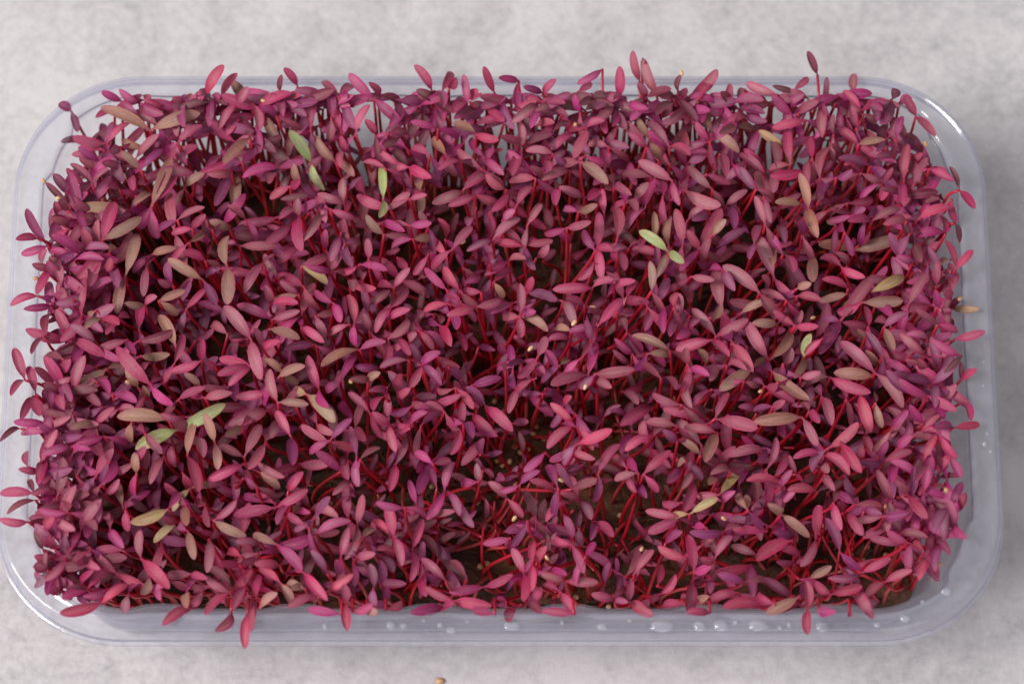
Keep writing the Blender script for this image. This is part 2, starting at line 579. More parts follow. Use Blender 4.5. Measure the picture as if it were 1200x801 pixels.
rf = random.Random(3)
mb = MB()
for i in range(1500):
    x, y = rf.uniform(ML + .002, MR - .002), rf.uniform(MF_Y + .002, MB_Y - .002)
    an, ln = rf.uniform(0, 2 * pi), rf.uniform(0.003, 0.011)
    cv = rf.uniform(-1, 1)
    pts = []
    for k in range(5):
        t = k / 4
        a2 = an + cv * (t - .5)
        pts.append(Vector((min(MR, max(ML, x + cos(a2) * ln * (t - .5))), min(MB_Y, max(MF_Y, y + sin(a2) * ln * (t - .5))), 0.0102 + 0.0016 * sin(pi * t) * rf.random())))
    vv, ff = tube(pts, 0.00011, 0.00007, 3)
    mb.add(vv, ff, [], [])
tag(mb.build('coir_fibres', M_FIBRE, gm, gm.location), kind='stuff')

# ------------------------------------------------------------------ seedlings
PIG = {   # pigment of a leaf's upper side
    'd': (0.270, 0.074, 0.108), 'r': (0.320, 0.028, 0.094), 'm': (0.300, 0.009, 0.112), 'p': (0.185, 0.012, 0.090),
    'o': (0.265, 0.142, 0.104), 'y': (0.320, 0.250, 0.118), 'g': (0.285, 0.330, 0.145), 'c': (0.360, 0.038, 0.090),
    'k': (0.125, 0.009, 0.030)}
COLOUR = {'d': 'dusty pink', 'r': 'rose pink', 'm': 'magenta', 'p': 'purple', 'o': 'olive pink', 'y': 'yellowish olive', 'g': 'lime green',
          'c': 'coral pink', 'k': 'dark maroon'}
CU = 5          # points across a blade
PROFILE = ((0.0, 0.17), (0.08, 0.22), (0.19, 0.60), (0.34, 0.90), (0.52, 1.0), (0.71, 0.95), (0.86, 0.76), (0.953, 0.46), (1.0, 0.12))
CV = len(PROFILE)   # points along it: how far along, how wide


def blade(p0, p1, width, c, rng, up=None):
    """a narrow cotyledon from p0 to p1: short stalk, widest past the middle, folded along the midrib, arched"""
    ax = p1 - p0
    L = ax.length
    t = ax / L
    h = (up or Vector((0, -0.30, 1.0))) + Vector((rng.uniform(-.45, .45), rng.uniform(-.35, .35), 0))
    n = h - t * h.dot(t)
    n.normalize()
    s = t.cross(n)
    arch = L * rng.uniform(0.03, 0.19)
    fold = rng.uniform(-0.05, 0.50)
    swing = L * rng.uniform(-0.085, 0.085)
    rnd = rng.random()
    pw = rng.uniform(0.85, 1.1)
    curl = rng.uniform(-0.12, 0.22) * L
    v, f, cc, bb = [], [], [], []
    jit = rng.uniform(0.72, 1.22)
    col_ = tuple(x * jit * rng.uniform(0.93, 1.07) for x in c)
    for j in range(CV):
        q, wd = PROFILE[j]
        q = q ** pw
        hw = width * 0.5 * wd
        mid = p0 + t * (L * q) + n * (arch * 4 * q * (1 - q) - curl * q ** 3 * 0.6) + s * (swing * 4 * q * (1 - q))
        for i in range(CU):
            u = -1 + 2 * i / (CU - 1)
            p = mid + s * (hw * u) + n * (hw * fold * (abs(u) ** 1.3) - hw * 0.10 * (1 - abs(u)) * (1 if 0.1 < q else 0))
            v.append(tuple(p))
            cc.append(col_)
            bb.append((u, q, rnd))
    for j in range(CV - 1):
        for i in range(CU - 1):
            a = j * CU + i
            f.append((a, a + 1, a + CU + 1, a + CU))
    return v, f, cc, bb


def stem_points(base, node, rng, bow):
    m = 7
    if abs(node.x - TC.x) > INX or abs(node.y - TC.y) > INY:      # leans out over the rim
        m = 10
        lx, ly = INX - 0.0010, INY - 0.0010
        q = Vector((TC.x + min(lx, max(-lx, node.x - TC.x)), TC.y + min(ly, max(-ly, node.y - TC.y)), RIM_Z + 0.0012))
        c1 = Vector((q.x, q.y, q.z)) + (base - q) * 0.25 - Vector((0, 0, (q.z - base.z) * 0.1))
        a = [base * (1 - t) ** 2 + c1 * (2 * t * (1 - t)) + q * t * t for t in [k / 6 for k in range(7)]]
        e = q + (q - c1).normalized() * 0.0015
        return a + [q * (1 - t) ** 2 + e * (2 * t * (1 - t)) + node * t * t for t in (0.34, 0.67, 1.0)]
    side = Vector((rng.uniform(-1, 1), rng.uniform(-1, 1), 0)) * bow
    h = node.z - base.z
    c1 = base + Vector((0, 0, h * 0.45)) + side * 0.6
    c2 = Vector((node.x, node.y, node.z)) - Vector((0, 0, h * 0.35)) + side
    c2 = c2.lerp(base + (node - base) * 0.66, 0.35)
    return [base * (1 - t) ** 3 + c1 * (3 * t * (1 - t) ** 2) + c2 * (3 * t * t * (1 - t)) + node * t ** 3 for t in [k / (m - 1) for k in range(m)]]


def stem_geo(pts, rng, pale=False):
    v, f = tube(pts, rng.uniform(.00044, .00055), rng.uniform(.00030, .00038), 6)
    k = rng.uniform(0.75, 1.2)
    w = rng.random() ** 3 * 0.6 if pts[0].y < TC.y + 0.035 else rng.uniform(0.1, 0.75)
    b = (0.60, 0.012, 0.022) if not pale else (0.55, 0.36, 0.22)
    tpc = (0.42, 0.014, 0.045)
    b = tuple(b[j] * (1 - w) + (0.60, 0.24, 0.20)[j] * w for j in range(3))
    cc, bb = [], []
    m = len(pts)
    for i in range(m):
        t = i / (m - 1)
        c = tuple((b[j] * (1 - t) + tpc[j] * t) * k for j in range(3))
        cc += [c] * 6
        bb += [(0, t, 0)] * 6
    return v, f, cc, bb


# what was read off the photograph, in fifths of a pixel per tile: node, then each leaf's pigment letter and tip
RAW = """
@0,60
880,465 o590,335 o1170,360;930,440 d775,340;965,340 r840,280;620,560 r425,505;610,580 r465,535;590,650 p460,560 r420,605;580,710 d465,620;520,780 d415,655;510,795 r390,685;640,520 r760,415;860,570 o710,515;820,715 o710,585;700,690 r600,655;830,680 p950,570;1105,440 r975,440;1040,540 r1180,430;985,350 r1060,270;1110,320 m1195,260;1080,800 o1200,715;770,735 r790,825;560,770 r640,690;700,560 m640,600;1090,330 d1000,330
@240,60
5,270 c115,80;95,265 c185,130;320,350 o160,175;430,270 m230,235 c580,240;235,325 d80,375;295,395 r65,430;300,440 m325,595;265,505 o110,670;220,650 m300,580;445,575 o345,385;530,440 o430,305;545,210 r465,100;620,465 r650,275;780,280 c695,160;740,390 m730,235;810,470 r770,315;990,277 m845,130 m1145,415;1020,260 r965,185;790,260 r870,210;885,490 r960,310;625,658 g495,465 g700,815;765,640 o650,495;790,470 m680,460;860,600 r795,500;770,660 o875,730;1060,690 r930,650;1045,870 g1035,665 g1020,985;1150,670 r1020,580;1190,580 m1005,500;1000,490 r940,400;1080,480 r1200,480;560,770 o520,670;830,590 c790,660;440,240 k450,140;640,290 k540,300;130,700 d20,720;420,380 m330,330
@480,60
130,235 r30,80 m205,305;170,250 r150,395;200,230 r245,110;230,215 r270,165;335,310 m320,135;130,265 m0,260;130,315 d15,315;500,250 c440,95 d520,325;340,325 r200,325;355,300 r430,260;640,175 m520,155 m630,345;780,245 r850,165 p660,205;890,330 c775,255;890,370 m695,380;550,425 r390,420 d645,385;645,575 d635,400 r600,720;640,560 m570,640;400,490 c520,520;165,450 m5,415;270,570 m190,420;215,610 o130,500;120,610 r0,560;375,480 o255,420;425,690 d280,575;435,620 m365,510;300,640 r175,680;460,640 m545,715;330,810 r470,705;5,680 r120,740;560,810 d450,725;740,745 d580,765;840,600 d680,580;975,480 r845,570;955,640 d1040,470 m895,700;1000,360 m970,250;1130,105 m985,190;985,240 r1060,180;1090,330 r1190,240;1065,340 k1065,240;1035,450 r1140,405;1030,610 r1150,660;1000,650 o1155,770;940,700 d780,750;940,415 k845,465;720,430 k760,510;770,440 d850,420;1165,560 d1040,550;790,740 d715,680;800,640 r820,690;360,360 m365,435
@720,60
150,180 d105,-2;250,240 d170,50;160,60 k190,70;190,275 d140,190;30,270 r30,85;440,262 d605,105;500,270 c590,160;375,240 k395,135;250,265 c330,258;430,290 m365,240;335,380 r465,310;280,360 r100,365;210,510 o140,395;315,540 d200,400;570,455 o475,270;560,530 r475,415;580,500 o730,590;560,610 d600,530;690,350 d680,190;955,255 d770,180;910,330 c730,220;745,360 d735,210;1035,230 k925,205;1140,285 d980,255;1060,230 r1140,150;1190,140 d1130,0;925,320 c1110,385;1120,405 r930,440;770,375 r670,405 p900,420;990,560 y845,465;830,470 o735,440;1045,660 r1020,460;1160,630 r1145,490;330,585 r450,620;325,665 r280,545;265,640 o215,550;350,750 d140,640;215,735 d45,720;575,810 d430,665;620,600 d655,735;885,725 r730,600;830,810 p740,680;1110,700 r915,730;680,370 m545,345;190,560 r90,480;1080,365 d1200,290;540,720 r675,780;700,430 d620,480;1020,670 d900,690;1145,790 r1130,640;450,430 d330,560;530,610 p440,650;20,440 r100,430;20,330 m0,430
@960,60
245,350 r140,230 r390,288;260,370 d345,420;200,250 d205,135;215,440 d110,265;220,450 d190,320;220,545 r105,450;400,510 r465,395;450,520 m490,380;400,560 p335,590 m450,540;240,550 o380,520;490,760 c520,545;555,780 d635,620;600,600 k560,525;340,650 r245,555;440,605 m340,615;290,620 c150,665;645,690 r790,760;822,815 k770,670 r912,920;30,300 k45,150;60,400 m30,310;85,490 k85,370;150,610 k70,540;5,750 d60,560;245,715 d365,770;370,770 r430,680;30,800 p75,710;560,650 r600,600;100,740 p190,700;340,655 m450,650
@0,200
410,215 k270,70;400,230 k345,165;280,440 m150,230 m125,490;225,400 r95,400;500,180 r380,130;445,280 r355,230;405,340 r290,405;405,335 d300,280;350,260 r320,180;490,290 r390,455;550,440 d490,310;515,480 r440,420;600,405 r670,170 o830,272;750,230 o450,220;885,215 o1005,-70;890,200 r1020,-40;885,130 o785,195;1010,355 d975,120;1040,290 d1200,220;665,555 d770,360;735,605 o805,360;890,490 o1025,450;840,570 r920,505;875,560 d840,735;1040,380 d1090,555;1200,525 r1070,475;1190,640 o980,520;1030,680 p985,530;430,660 r580,480;620,600 r405,745;610,590 c655,505;730,640 o685,835;295,570 r185,545 r215,715;225,735 r60,785;300,790 m150,805;330,640 r430,640;925,760 o1085,700;840,770 o735,775;990,650 r920,640;1090,810 r1200,680;855,795 r920,735;1110,420 o1200,350;1125,340 r1200,260;795,145 r770,60;290,520 k350,470;260,560 r270,460;330,600 r350,520;560,250 r470,280;430,210 r390,170;700,110 r640,90;640,480 o640,430
@240,200
180,10 p60,205;195,20 o180,220;240,285 d130,205;430,270 r215,305;645,105 k445,170;555,270 d545,165 r555,455;540,200 r440,275;560,250 m655,170;670,240 d595,400;515,300 r355,425;205,440 d425,440;130,560 o130,375 o140,790;105,570 r300,610;340,540 d230,705;435,630 d345,485;405,560 r545,445;675,140 d700,290;800,200 d660,135;830,185 d810,45;735,225 r880,280;710,465 r705,340;795,375 m735,530 p860,570;800,360 d815,285;820,260 c850,175;1075,225 r885,140;940,135 r910,55;1095,215 d1200,130;1035,380 o945,260;1040,300 m1160,350;960,520 d955,395;905,550 m1070,585;840,665 c1000,690;920,650 r930,590;1105,690 r1200,570;1110,680 r1020,670;1130,510 r1195,570;585,545 d730,490;545,575 y720,665;740,590 m600,560;580,680 r465,610;540,730 r445,650;565,850 c640,655 r445,1010;770,775 m640,700;560,720 o400,760;370,770 d350,670;1110,785 r1200,680;945,785 r1085,700;875,900 c840,720 m880,1025;1065,370 d1200,390;820,430 m920,420;500,90 r560,60;860,620 d870,700;150,350 o30,290;40,340 d0,300
@480,200
0,165 r105,145;290,125 d135,190;385,140 r225,210;470,245 r580,125;625,210 r715,85;545,290 m615,230;690,320 d770,190;815,385 d800,220;500,395 d645,275;660,427 d555,325 c840,410;655,435 c500,418;700,450 p740,585;745,510 d810,440;780,530 r855,460;580,525 d680,515;580,530 r440,610;475,640 r605,570;475,415 p340,460;250,460 d365,325;210,400 c170,280;220,510 c130,400;0,320 m130,305;220,700 m90,570;295,700 c200,560;310,660 m410,620;300,715 c405,800;300,770 r225,710;90,805 d235,785;645,850 r645,660 r650,980;660,840 m735,825;650,855 o805,930;680,730 c720,620;1050,685 r835,700;690,700 p870,760;1025,785 r915,745;1100,445 r1108,240 r1120,630;1100,455 r1200,460;1080,485 p1020,350;1080,540 r985,640;1140,260 r1130,110;1130,110 r1045,180;990,240 o1100,200;1025,155 d885,95;850,115 r865,215;945,425 m870,345;920,335 d1070,300;565,110 d450,30;510,665 o550,750;110,490 m180,520;1090,690 d1200,640;60,120 o65,30 o60,250;470,545 c460,505;390,280 m345,310;340,270 d370,180;440,700 p470,640;400,720 r310,690;110,330 d60,240;20,400 o120,400;310,560 p270,490
@720,200
180,220 r240,50 m80,335;120,170 d200,70;285,150 r255,50;330,70 r380,205;405,105 d630,205;495,460 c630,215 m385,590;640,200 p705,340;660,215 d775,110;570,380 o655,285;400,430 c360,225;320,440 o325,260;235,390 o235,240;318,478 g145,350 g395,535;270,500 r100,460;240,640 o310,490;215,710 o210,530;430,750 d330,510;240,780 p315,620;635,820 d600,560;640,585 p710,710;850,715 d635,555;735,445 d620,525;925,605 d835,380;985,500 m895,360;990,485 r1050,605;870,160 r915,300;885,320 d825,150;880,140 d830,0;1100,200 o940,185;1137,222 o1085,15 o1190,380;945,650 r1085,790;1010,760 d860,705;905,690 d875,615;735,840 o900,760;1070,735 c1210,755;1070,690 o1150,660;1155,480 d1050,465;1150,450 r1200,430;1175,500 o1165,655;815,440 m790,515;820,430 d850,310;965,330 p1000,420;0,85 d110,145;15,400 d0,210;85,455 m0,460;20,470 r60,585;0,670 r110,640;75,740 r140,650;450,620 d580,640;350,800 c370,720;500,460 d425,345;550,260 p445,290;430,290 d520,210;740,280 m700,240;60,190 d130,230;1100,380 p1090,290;940,440 o930,560
@960,200
0,165 p80,20;0,190 r85,205;60,230 r170,240;430,60 r360,175;165,190 r320,165;200,260 p280,220;315,295 d475,220;300,300 r160,300;225,470 o485,390;240,430 r300,345;580,160 p510,305;500,80 r495,195;515,290 c395,310;575,290 c765,210;605,210 k700,160;775,170 r805,300;800,310 k815,430;740,370 c710,260;800,575 c895,460 c735,405;800,580 r790,660;545,520 r650,440;640,550 r690,415;685,670 r685,535;520,790 d635,600;530,370 p465,490;175,460 o0,430;120,560 r0,505;145,570 r260,620;125,880 d330,600 p0,1080;125,900 r285,905;290,715 y500,605;250,770 o490,760;170,690 c30,630;165,720 o0,765;165,560 d110,480;690,680 k780,620;770,750 r740,690;700,800 m680,700;545,560 m460,500;700,570 o770,510;100,320 o60,270;150,360 m130,310;470,200 r410,150;270,290 p330,210
@0,340
148,528 r80,335 r65,625;260,270 k185,380;400,300 r150,230 r545,315;510,335 r370,350;320,570 c205,450;210,610 r170,450;365,515 m275,405;365,480 r405,410;430,500 r300,585;370,545 m420,655;195,620 r130,745 r235,745;405,650 m250,680;275,775 m80,770;285,785 r405,740;435,625 r570,540;610,480 o425,565;560,450 m400,475;570,535 m640,600;660,610 m800,655;600,680 p470,745;555,770 r665,685;750,270 r555,355;885,555 r680,330 m1005,670;875,550 r940,500;815,295 d1015,235;825,385 o1000,375;1030,330 o930,140;1020,430 r1075,255;1200,425 r1000,480;1150,560 o1080,480;1045,640 r1200,570;1160,400 r1185,280;935,65 o1045,145;985,760 o690,735;810,570 o735,460;640,440 o720,420;815,235 r820,90;690,160 r770,155 r620,260;1070,740 r935,720;600,190 o500,215;505,110 r380,210;590,140 c690,190;700,690 r790,690;370,405 d255,390;350,170 k280,190;900,440 r840,460;740,310 m790,390;430,60 c480,110;560,120 o520,180;960,540 d1010,470;850,620 o840,560
@240,340
270,290 d115,90 d325,520;275,445 r85,400;280,452 r140,558;265,435 r75,495;330,330 d290,220;135,260 d25,195;250,285 r140,270;405,665 d380,460;470,470 o350,405;430,510 o590,440;440,510 o545,545;370,600 r180,625;370,700 d145,785;0,630 d150,600;670,585 r605,380 m730,690;640,560 d475,640;600,610 y760,770;795,530 m885,370 m705,600;905,335 o680,430;970,720 r840,590;850,200 r720,265;965,240 d930,130;745,80 m795,185;655,160 d705,280;640,140 d755,130;400,165 d555,120;395,90 r545,75;565,220 r685,300;650,320 p470,345;385,215 o550,275;340,350 r440,295;910,360 m1060,300;1070,120 r1000,240;1075,285 d1200,170;1080,150 r1200,110;1080,190 m1085,80;1195,410 m1025,455;860,440 p1020,460;1140,280 r1200,370;950,505 o1030,480;960,540 d840,525;1130,620 c1145,490 c1200,575;1090,600 r970,585;1060,615 r1070,740;1060,620 r985,690;1090,785 r985,720;450,650 o600,670;385,180 m190,80;525,660 d470,720;0,560 d120,580;60,440 r0,420;540,700 o540,640;360,240 p330,300
@480,340
235,80 c85,125;365,95 c215,150;600,75 m480,130;415,100 d530,60;240,150 m275,215;140,140 d180,190;55,235 r140,345;85,240 m205,335;180,210 c245,330;285,245 r325,365;65,430 p0,315 m185,550;70,415 m180,360;160,385 c295,455;75,460 c0,570;605,465 m590,315;575,380 m525,305;605,480 p615,580;625,570 d580,715;650,415 m790,480;725,520 c730,470;865,470 m795,340;870,480 r935,490;1030,515 d825,555;1060,480 m1095,310;1085,490 d1320,465;1090,225 m935,240;1105,205 r1245,55;900,65 d965,195;950,240 o845,225;1100,190 d1080,95;940,290 r820,280;1000,400 d1030,260;1060,295 p1030,170;1010,470 m900,430;880,440 o930,410;750,390 d800,270;960,770 c825,660;905,680 c950,620;370,555 p535,510;370,560 m480,535;270,570 c375,700;440,660 p330,565;155,660 r290,615;205,710 r95,660;65,795 m205,715;375,725 c490,830;450,695 r595,815;600,780 m700,770;0,790 m100,710;20,670 d80,655;1100,520 d1130,600 d1190,575;780,605 p870,615;230,450 p300,520;0,300 d40,250;350,480 p360,400;560,450 d530,430
@720,340
595,268 d450,115 r785,170;560,290 r360,350;775,330 p680,180;905,410 d775,185 o1040,235;955,200 o810,190;1030,225 r935,120;1040,220 d1100,120;1060,210 r1200,215;1110,395 g1150,255 o1060,510;800,465 o615,585;690,310 d800,465;660,440 d770,460;925,475 o1140,655;880,560 r1055,665;1110,735 o820,770;930,680 d990,650;440,455 r400,595 m560,505;430,430 d420,330;255,100 m170,240;295,105 m290,255;370,165 m325,265;440,150 r400,220;440,230 m370,280;375,150 d380,20;325,355 o105,260;195,370 o345,370;75,250 d20,140;105,370 m5,285;0,130 m45,65;30,125 r115,120;270,510 d165,425;275,520 d360,590;70,590 r160,540;20,595 d140,665;230,680 r25,795;395,670 d220,605;530,750 r285,695;590,745 d670,600;575,700 d455,680;425,590 d440,675;850,700 m740,675;590,760 c845,810;370,795 d185,765;620,825 c410,800;820,740 d920,690;1140,710 r1200,770;565,160 o625,85;475,335 o535,425;590,415 d560,530;600,290 r670,365;570,580 m640,620;195,100 r145,60;1090,510 r1200,480;830,440 o880,400;960,540 d900,590;990,430 d1040,340;760,530 d860,555
@960,340
125,165 p10,170;290,215 r275,85;330,90 m430,160;395,215 p520,130;365,215 o435,350;425,215 r440,315;310,465 d125,300;370,390 p275,240;265,330 o225,230;345,450 o275,355;325,505 m395,440 o95,480;65,510 r295,600;345,505 d490,690;160,640 r150,570;235,600 c300,825;330,660 o370,805;15,625 d75,790;695,190 d580,115;700,205 r815,245;795,285 r970,240;840,370 m660,290;640,290 m520,255;620,385 c475,250;545,490 m385,405;725,560 r565,445;735,575 r890,690;645,630 r805,705;625,605 m465,520;625,760 m530,670;835,525 c915,462;775,105 y940,112 k820,50;825,400 k740,480;820,530 k830,420;600,460 c580,390;700,460 r730,390;730,370 c745,260;595,800 r705,725;430,810 m520,700;830,660 r890,765;200,440 c190,390;550,370 r520,350;20,280 r60,230;640,440 d660,350
@0,480
120,110 k0,180;275,130 m115,135;345,275 r330,125 m345,400;435,235 c360,130;270,290 r220,435 r265,225;165,335 r150,230;225,360 r115,345;525,305 m370,365;205,510 r0,490;210,530 k40,610;165,655 r0,640;400,625 r165,640;400,600 m225,585;320,440 r200,490;195,470 k170,410;260,700 c320,625;585,620 m435,610;460,570 m510,430;600,510 m500,430;355,540 d400,400;560,390 r655,180;530,270 r650,160;610,155 m445,195;560,90 o420,105;590,440 m690,290;620,480 r700,400;720,570 o690,430;725,585 m875,470;735,590 r750,710;540,660 m510,760;645,700 m720,805;970,600 y765,660;1025,655 y900,775;1085,290 c1160,490;1070,370 c1110,460;1115,460 y1010,590;1045,500 r965,430;960,270 d880,430;1010,190 r1025,335;850,140 d950,260;1045,115 g790,235 g1315,-35;1110,245 o1140,70;770,70 o765,190;800,370 o790,250;800,300 r850,220;1150,165 d1190,290;1090,560 o1090,690;825,865 d820,705;1050,650 c955,630;475,310 c480,250;450,390 d480,330;640,300 d660,230;380,560 r310,520;330,640 r430,700;600,570 d640,640;1000,560 m1040,480
@240,480
58,193 o0,20 o75,350;225,270 d85,205;235,285 d325,90;355,190 d255,345;230,315 r20,415;300,295 d465,395;320,360 o440,460;215,95 o115,155;515,160 r415,0;445,65 d380,165;495,160 p510,330;730,185 d560,85;725,195 m610,260;745,160 p860,50;735,190 c880,235;800,360 m650,240;890,265 m850,100;825,280 r815,110;840,295 r835,400;890,290 m900,450;910,290 d1025,230;855,410 d755,490;860,430 m870,515;860,435 m810,540;415,572 r605,465 r165,610;415,550 r285,490;490,560 m420,665;490,475 r570,365;500,460 p520,360;645,635 p735,505;665,730 m850,645;640,725 m430,800;430,775 o275,725;325,785 r190,770;610,690 r495,610;50,645 o235,735 r185,530;1095,95 r980,25;1075,95 r1115,235;1115,320 d1185,150 r1085,485;895,660 d930,500;1170,570 m1005,545;1110,740 r1070,555;1090,740 c990,650;920,750 o990,680;1140,150 r1200,110;660,90 d740,140;0,560 d20,680;530,540 o560,600;300,450 m250,410
@480,480
295,112 r315,-45 r240,262;315,80 p370,165;380,90 m515,155;430,170 r310,310;205,472 m260,295 m105,640;225,480 m295,620;160,460 p120,340;150,340 r240,300;40,560 m0,410;125,300 m20,240;15,818 r75,640 r10,1000;310,550 p380,690;410,430 m290,425;400,410 d390,320;565,515 d470,420;575,520 r665,630;790,770 m620,675;795,250 m670,360;645,440 p755,355;865,485 c700,410;870,460 p810,330;945,440 p860,310;995,530 c875,480 p1065,640;940,540 r800,635;960,490 d1105,410;970,110 r805,230;960,240 m820,300 c1075,285;985,105 c1075,235;980,200 c1185,115;1105,375 r1230,200;900,605 p955,750;800,760 r985,790;1070,640 r1195,745;990,690 p1005,800;690,650 r745,630;590,750 m430,785;1090,670 p1070,750;1130,440 c1200,410;420,260 p430,170;30,640 p60,500;130,600 d250,590;520,380 p560,410
@720,480
225,160 r60,240;170,377 r330,240 r255,480;150,380 d0,410;75,340 d0,260;130,360 m75,280;125,420 p190,520;220,150 d280,110;370,180 p280,120;505,265 o395,175;585,140 o525,310;460,390 r460,240;460,415 r415,590;395,345 m305,425;400,540 r275,550;375,625 r180,590;375,640 r195,720;440,610 y605,520;610,490 d480,505;625,500 y740,360;680,360 c570,370;870,250 d675,265;890,350 r950,160;930,400 r1010,245;965,440 m1045,350;985,460 c775,410;935,490 m800,585;870,580 m815,635;1200,240 r1045,285;1190,480 c1015,465;980,610 o900,550 o1145,740;895,710 r690,705;900,680 p665,640;640,710 p450,715;540,690 m440,660;300,780 p400,710;1175,730 r1200,560;1090,430 d1190,380;1060,740 p930,715;1090,50 d1190,210;420,300 o365,320;785,590 o720,480;780,580 o765,495;520,785 d575,740;910,220 p840,310;430,360 d400,460;600,400 o550,440;640,540 m700,480
@960,480
50,225 c230,75;125,190 c240,360;25,270 c175,370;35,380 d90,475;150,380 p200,520;375,300 p220,300;385,305 c545,240;515,10 d420,155;595,130 c705,30;605,285 c685,140;710,145 r805,285;695,390 c785,265 r580,500;705,190 k705,310;785,105 m670,100 c940,85;610,320 d555,425;525,490 d450,420;515,500 c635,640;460,320 m425,440;455,230 m540,150;350,280 m400,190;660,530 k775,590;780,600 c860,485;790,605 c695,730;225,550 d375,570;265,590 p370,610;380,620 p515,605;175,590 r260,740;85,545 r130,705;140,605 r100,540;0,730 m15,560;520,775 r395,705;290,400 r270,330;545,570 r515,650;190,560 p90,490;30,660 d110,700;700,395 k820,380;690,430 k745,470;240,280 r250,210;10,330 d60,370
@0,620
255,120 k205,10;320,110 r275,40;500,125 r320,130;385,170 r260,300;275,215 k265,140;280,235 r205,195;370,330 r335,280;510,360 m365,400;510,350 k400,330;350,370 c300,370;590,430 c350,490;515,335 r650,215;600,435 c750,315;625,350 m495,390;500,160 r580,230 r440,205;670,240 r560,140;725,125 r545,130;705,280 c850,335;830,180 c985,330;945,90 d895,245;875,280 o830,385;1110,250 d970,265;1100,10 o1145,180;1000,300 d1100,350;935,340 m935,410;1090,375 o1090,450;1140,270 r1200,280;1130,465 c950,560;1130,450 r1180,370;750,380 d730,490;470,310 r540,240;530,110 m470,70
@240,620
155,380 c0,490;155,480 c60,595;150,360 d0,270;25,60 d20,240;160,350 c275,225;300,405 r320,260;235,330 r165,460;250,370 d245,470;250,490 c235,700;305,420 c270,585;325,465 o430,370;455,310 c310,225;440,210 c300,200;435,320 o510,440;420,105 m570,245;310,140 d185,205;220,165 c130,130;200,200 r90,205;585,255 r715,410;655,390 c500,450;590,350 o480,310;600,350 o510,345;720,260 p625,120;725,360 c870,262;825,430 c835,590 r815,320;800,495 m605,465;790,270 m770,175;795,165 r845,-10;890,-5 d830,170;870,190 r960,70;895,160 d1000,140;1105,45 r1155,210;1105,110 c1010,125;1030,150 p1105,250;985,320 p970,200;1030,320 p1030,180;1035,330 p1055,440;990,370 p1000,450;865,480 r980,440;1060,470 c1165,430;950,490 o1020,480;50,330 d140,360
@480,620
210,305 r70,165;75,200 p75,80;80,260 r100,395;90,260 m175,330;250,415 c90,335;195,450 m0,490;435,340 m235,365;270,420 c475,450;440,330 r605,260;335,290 d240,170;715,207 c725,65 c715,365;670,260 r600,110 r665,425;745,200 c800,100;700,415 r770,340;905,305 c770,260;925,300 c1105,310;885,365 r965,495;960,495 r775,475;950,90 r1020,250;660,440 c580,530;675,440 k760,480;475,440 m580,480;500,495 r370,470;200,460 r250,430;1210,405 r1075,380;1030,160 m1080,70;830,230 m910,260;215,300 r260,340
@720,620
65,275 d145,110;115,260 d230,120;80,420 d95,300;250,330 c260,190;265,380 c360,265;95,425 c210,500;465,250 r440,25;455,300 r435,490;425,165 c255,100;590,185 r690,35;580,170 c495,165;800,180 c580,255;760,310 p610,260;800,230 m810,400;840,150 d685,90;1045,65 c830,180;730,370 r530,445;900,455 c640,450;940,440 r830,370;410,440 r275,450;1085,390 o890,490;1090,430 r980,480;1132,468 c1120,300 c1135,620;1080,290 r1200,330;1140,285 o1275,210;1185,70 r1095,215;1090,160 r960,110;0,410 m80,430;500,410 o550,390;560,490 r430,480;470,260 m570,210;560,310 p560,370;200,440 r160,420
@960,620
245,255 m60,285;250,255 r420,170;80,375 c255,335;385,305 c545,235;390,310 c265,410;215,375 r300,505;60,385 r-20,310;640,155 c665,5;635,165 c585,295;695,50 m765,140;615,135 c525,80;0,490 m95,480;175,510 m175,465
"""
plants = []
for line in RAW.strip().splitlines():
    if line.startswith('@'):
        ox, oy = map(float, line[1:].split(','))
        continue
    for ent in line.split(';'):
        parts = ent.split()
        nx, ny = map(float, parts[0].split(','))
        lv = []
        for s in parts[1:]:
            tx, ty = map(float, s[1:].split(','))
            lv.append((s[0], ox + tx / 5, oy + ty / 5))
        plants.append([ox + nx / 5, oy + ny / 5, lv])
# two one-leaf readings whose stalks meet are one seedling
used = [False] * len(plants)
merged = []
for i, a in enumerate(plants):
    if used[i]: continue
    used[i] = True
    if len(a[2]) == 1:
        best, bd = None, 11.0
        for j in range(i + 1, len(plants)):
            b = plants[j]
            if used[j] or len(b[2]) != 1: continue
            d = math.hypot(a[0] - b[0], a[1] - b[1])
            if d >= bd: continue
            an = atan2(a[2][0][2] - a[1], a[2][0][1] - a[0]) - atan2(b[2][0][2] - b[1], b[2][0][1] - b[0])
            an = abs((an + pi) % (2 * pi) - pi)
            if an < 0.8: continue
            best, bd = j, d
        if best is not None:
            b = plants[best]
            used[best] = True
            a = [(a[0] + b[0]) / 2, (a[1] + b[1]) / 2, a[2] + b[2]]
    merged.append(a)
plants = merged

# thin patches of the stand, in photo pixels: x, y, rx, ry
THIN = [(298, 228, 42, 28), (265, 400, 26, 26), (570, 395, 45, 32), (592, 520, 55, 40), (545, 600, 65, 55), (600, 665, 60, 50),
        (735, 670, 40, 40), (830, 342, 36, 20), (735, 465, 35, 35), (755, 605, 35, 45), (915, 660, 40, 45), (1000, 640, 55, 45),
        (1055, 690, 50, 35), (390, 565, 40, 40), (460, 545, 35, 25), (475, 690, 35, 30), (400, 410, 18, 18), (1000, 300, 30, 18),
        (865, 265, 30, 25), (700, 600, 60, 40), (480, 245, 0, 0), (650, 300, 25, 25), (860, 490, 35, 22), (450, 300, 18, 22), (1010, 560, 35, 25),
        (960, 290, 20, 20), (560, 440, 25, 25), (330, 590, 30, 20), (1010, 420, 20, 18)]


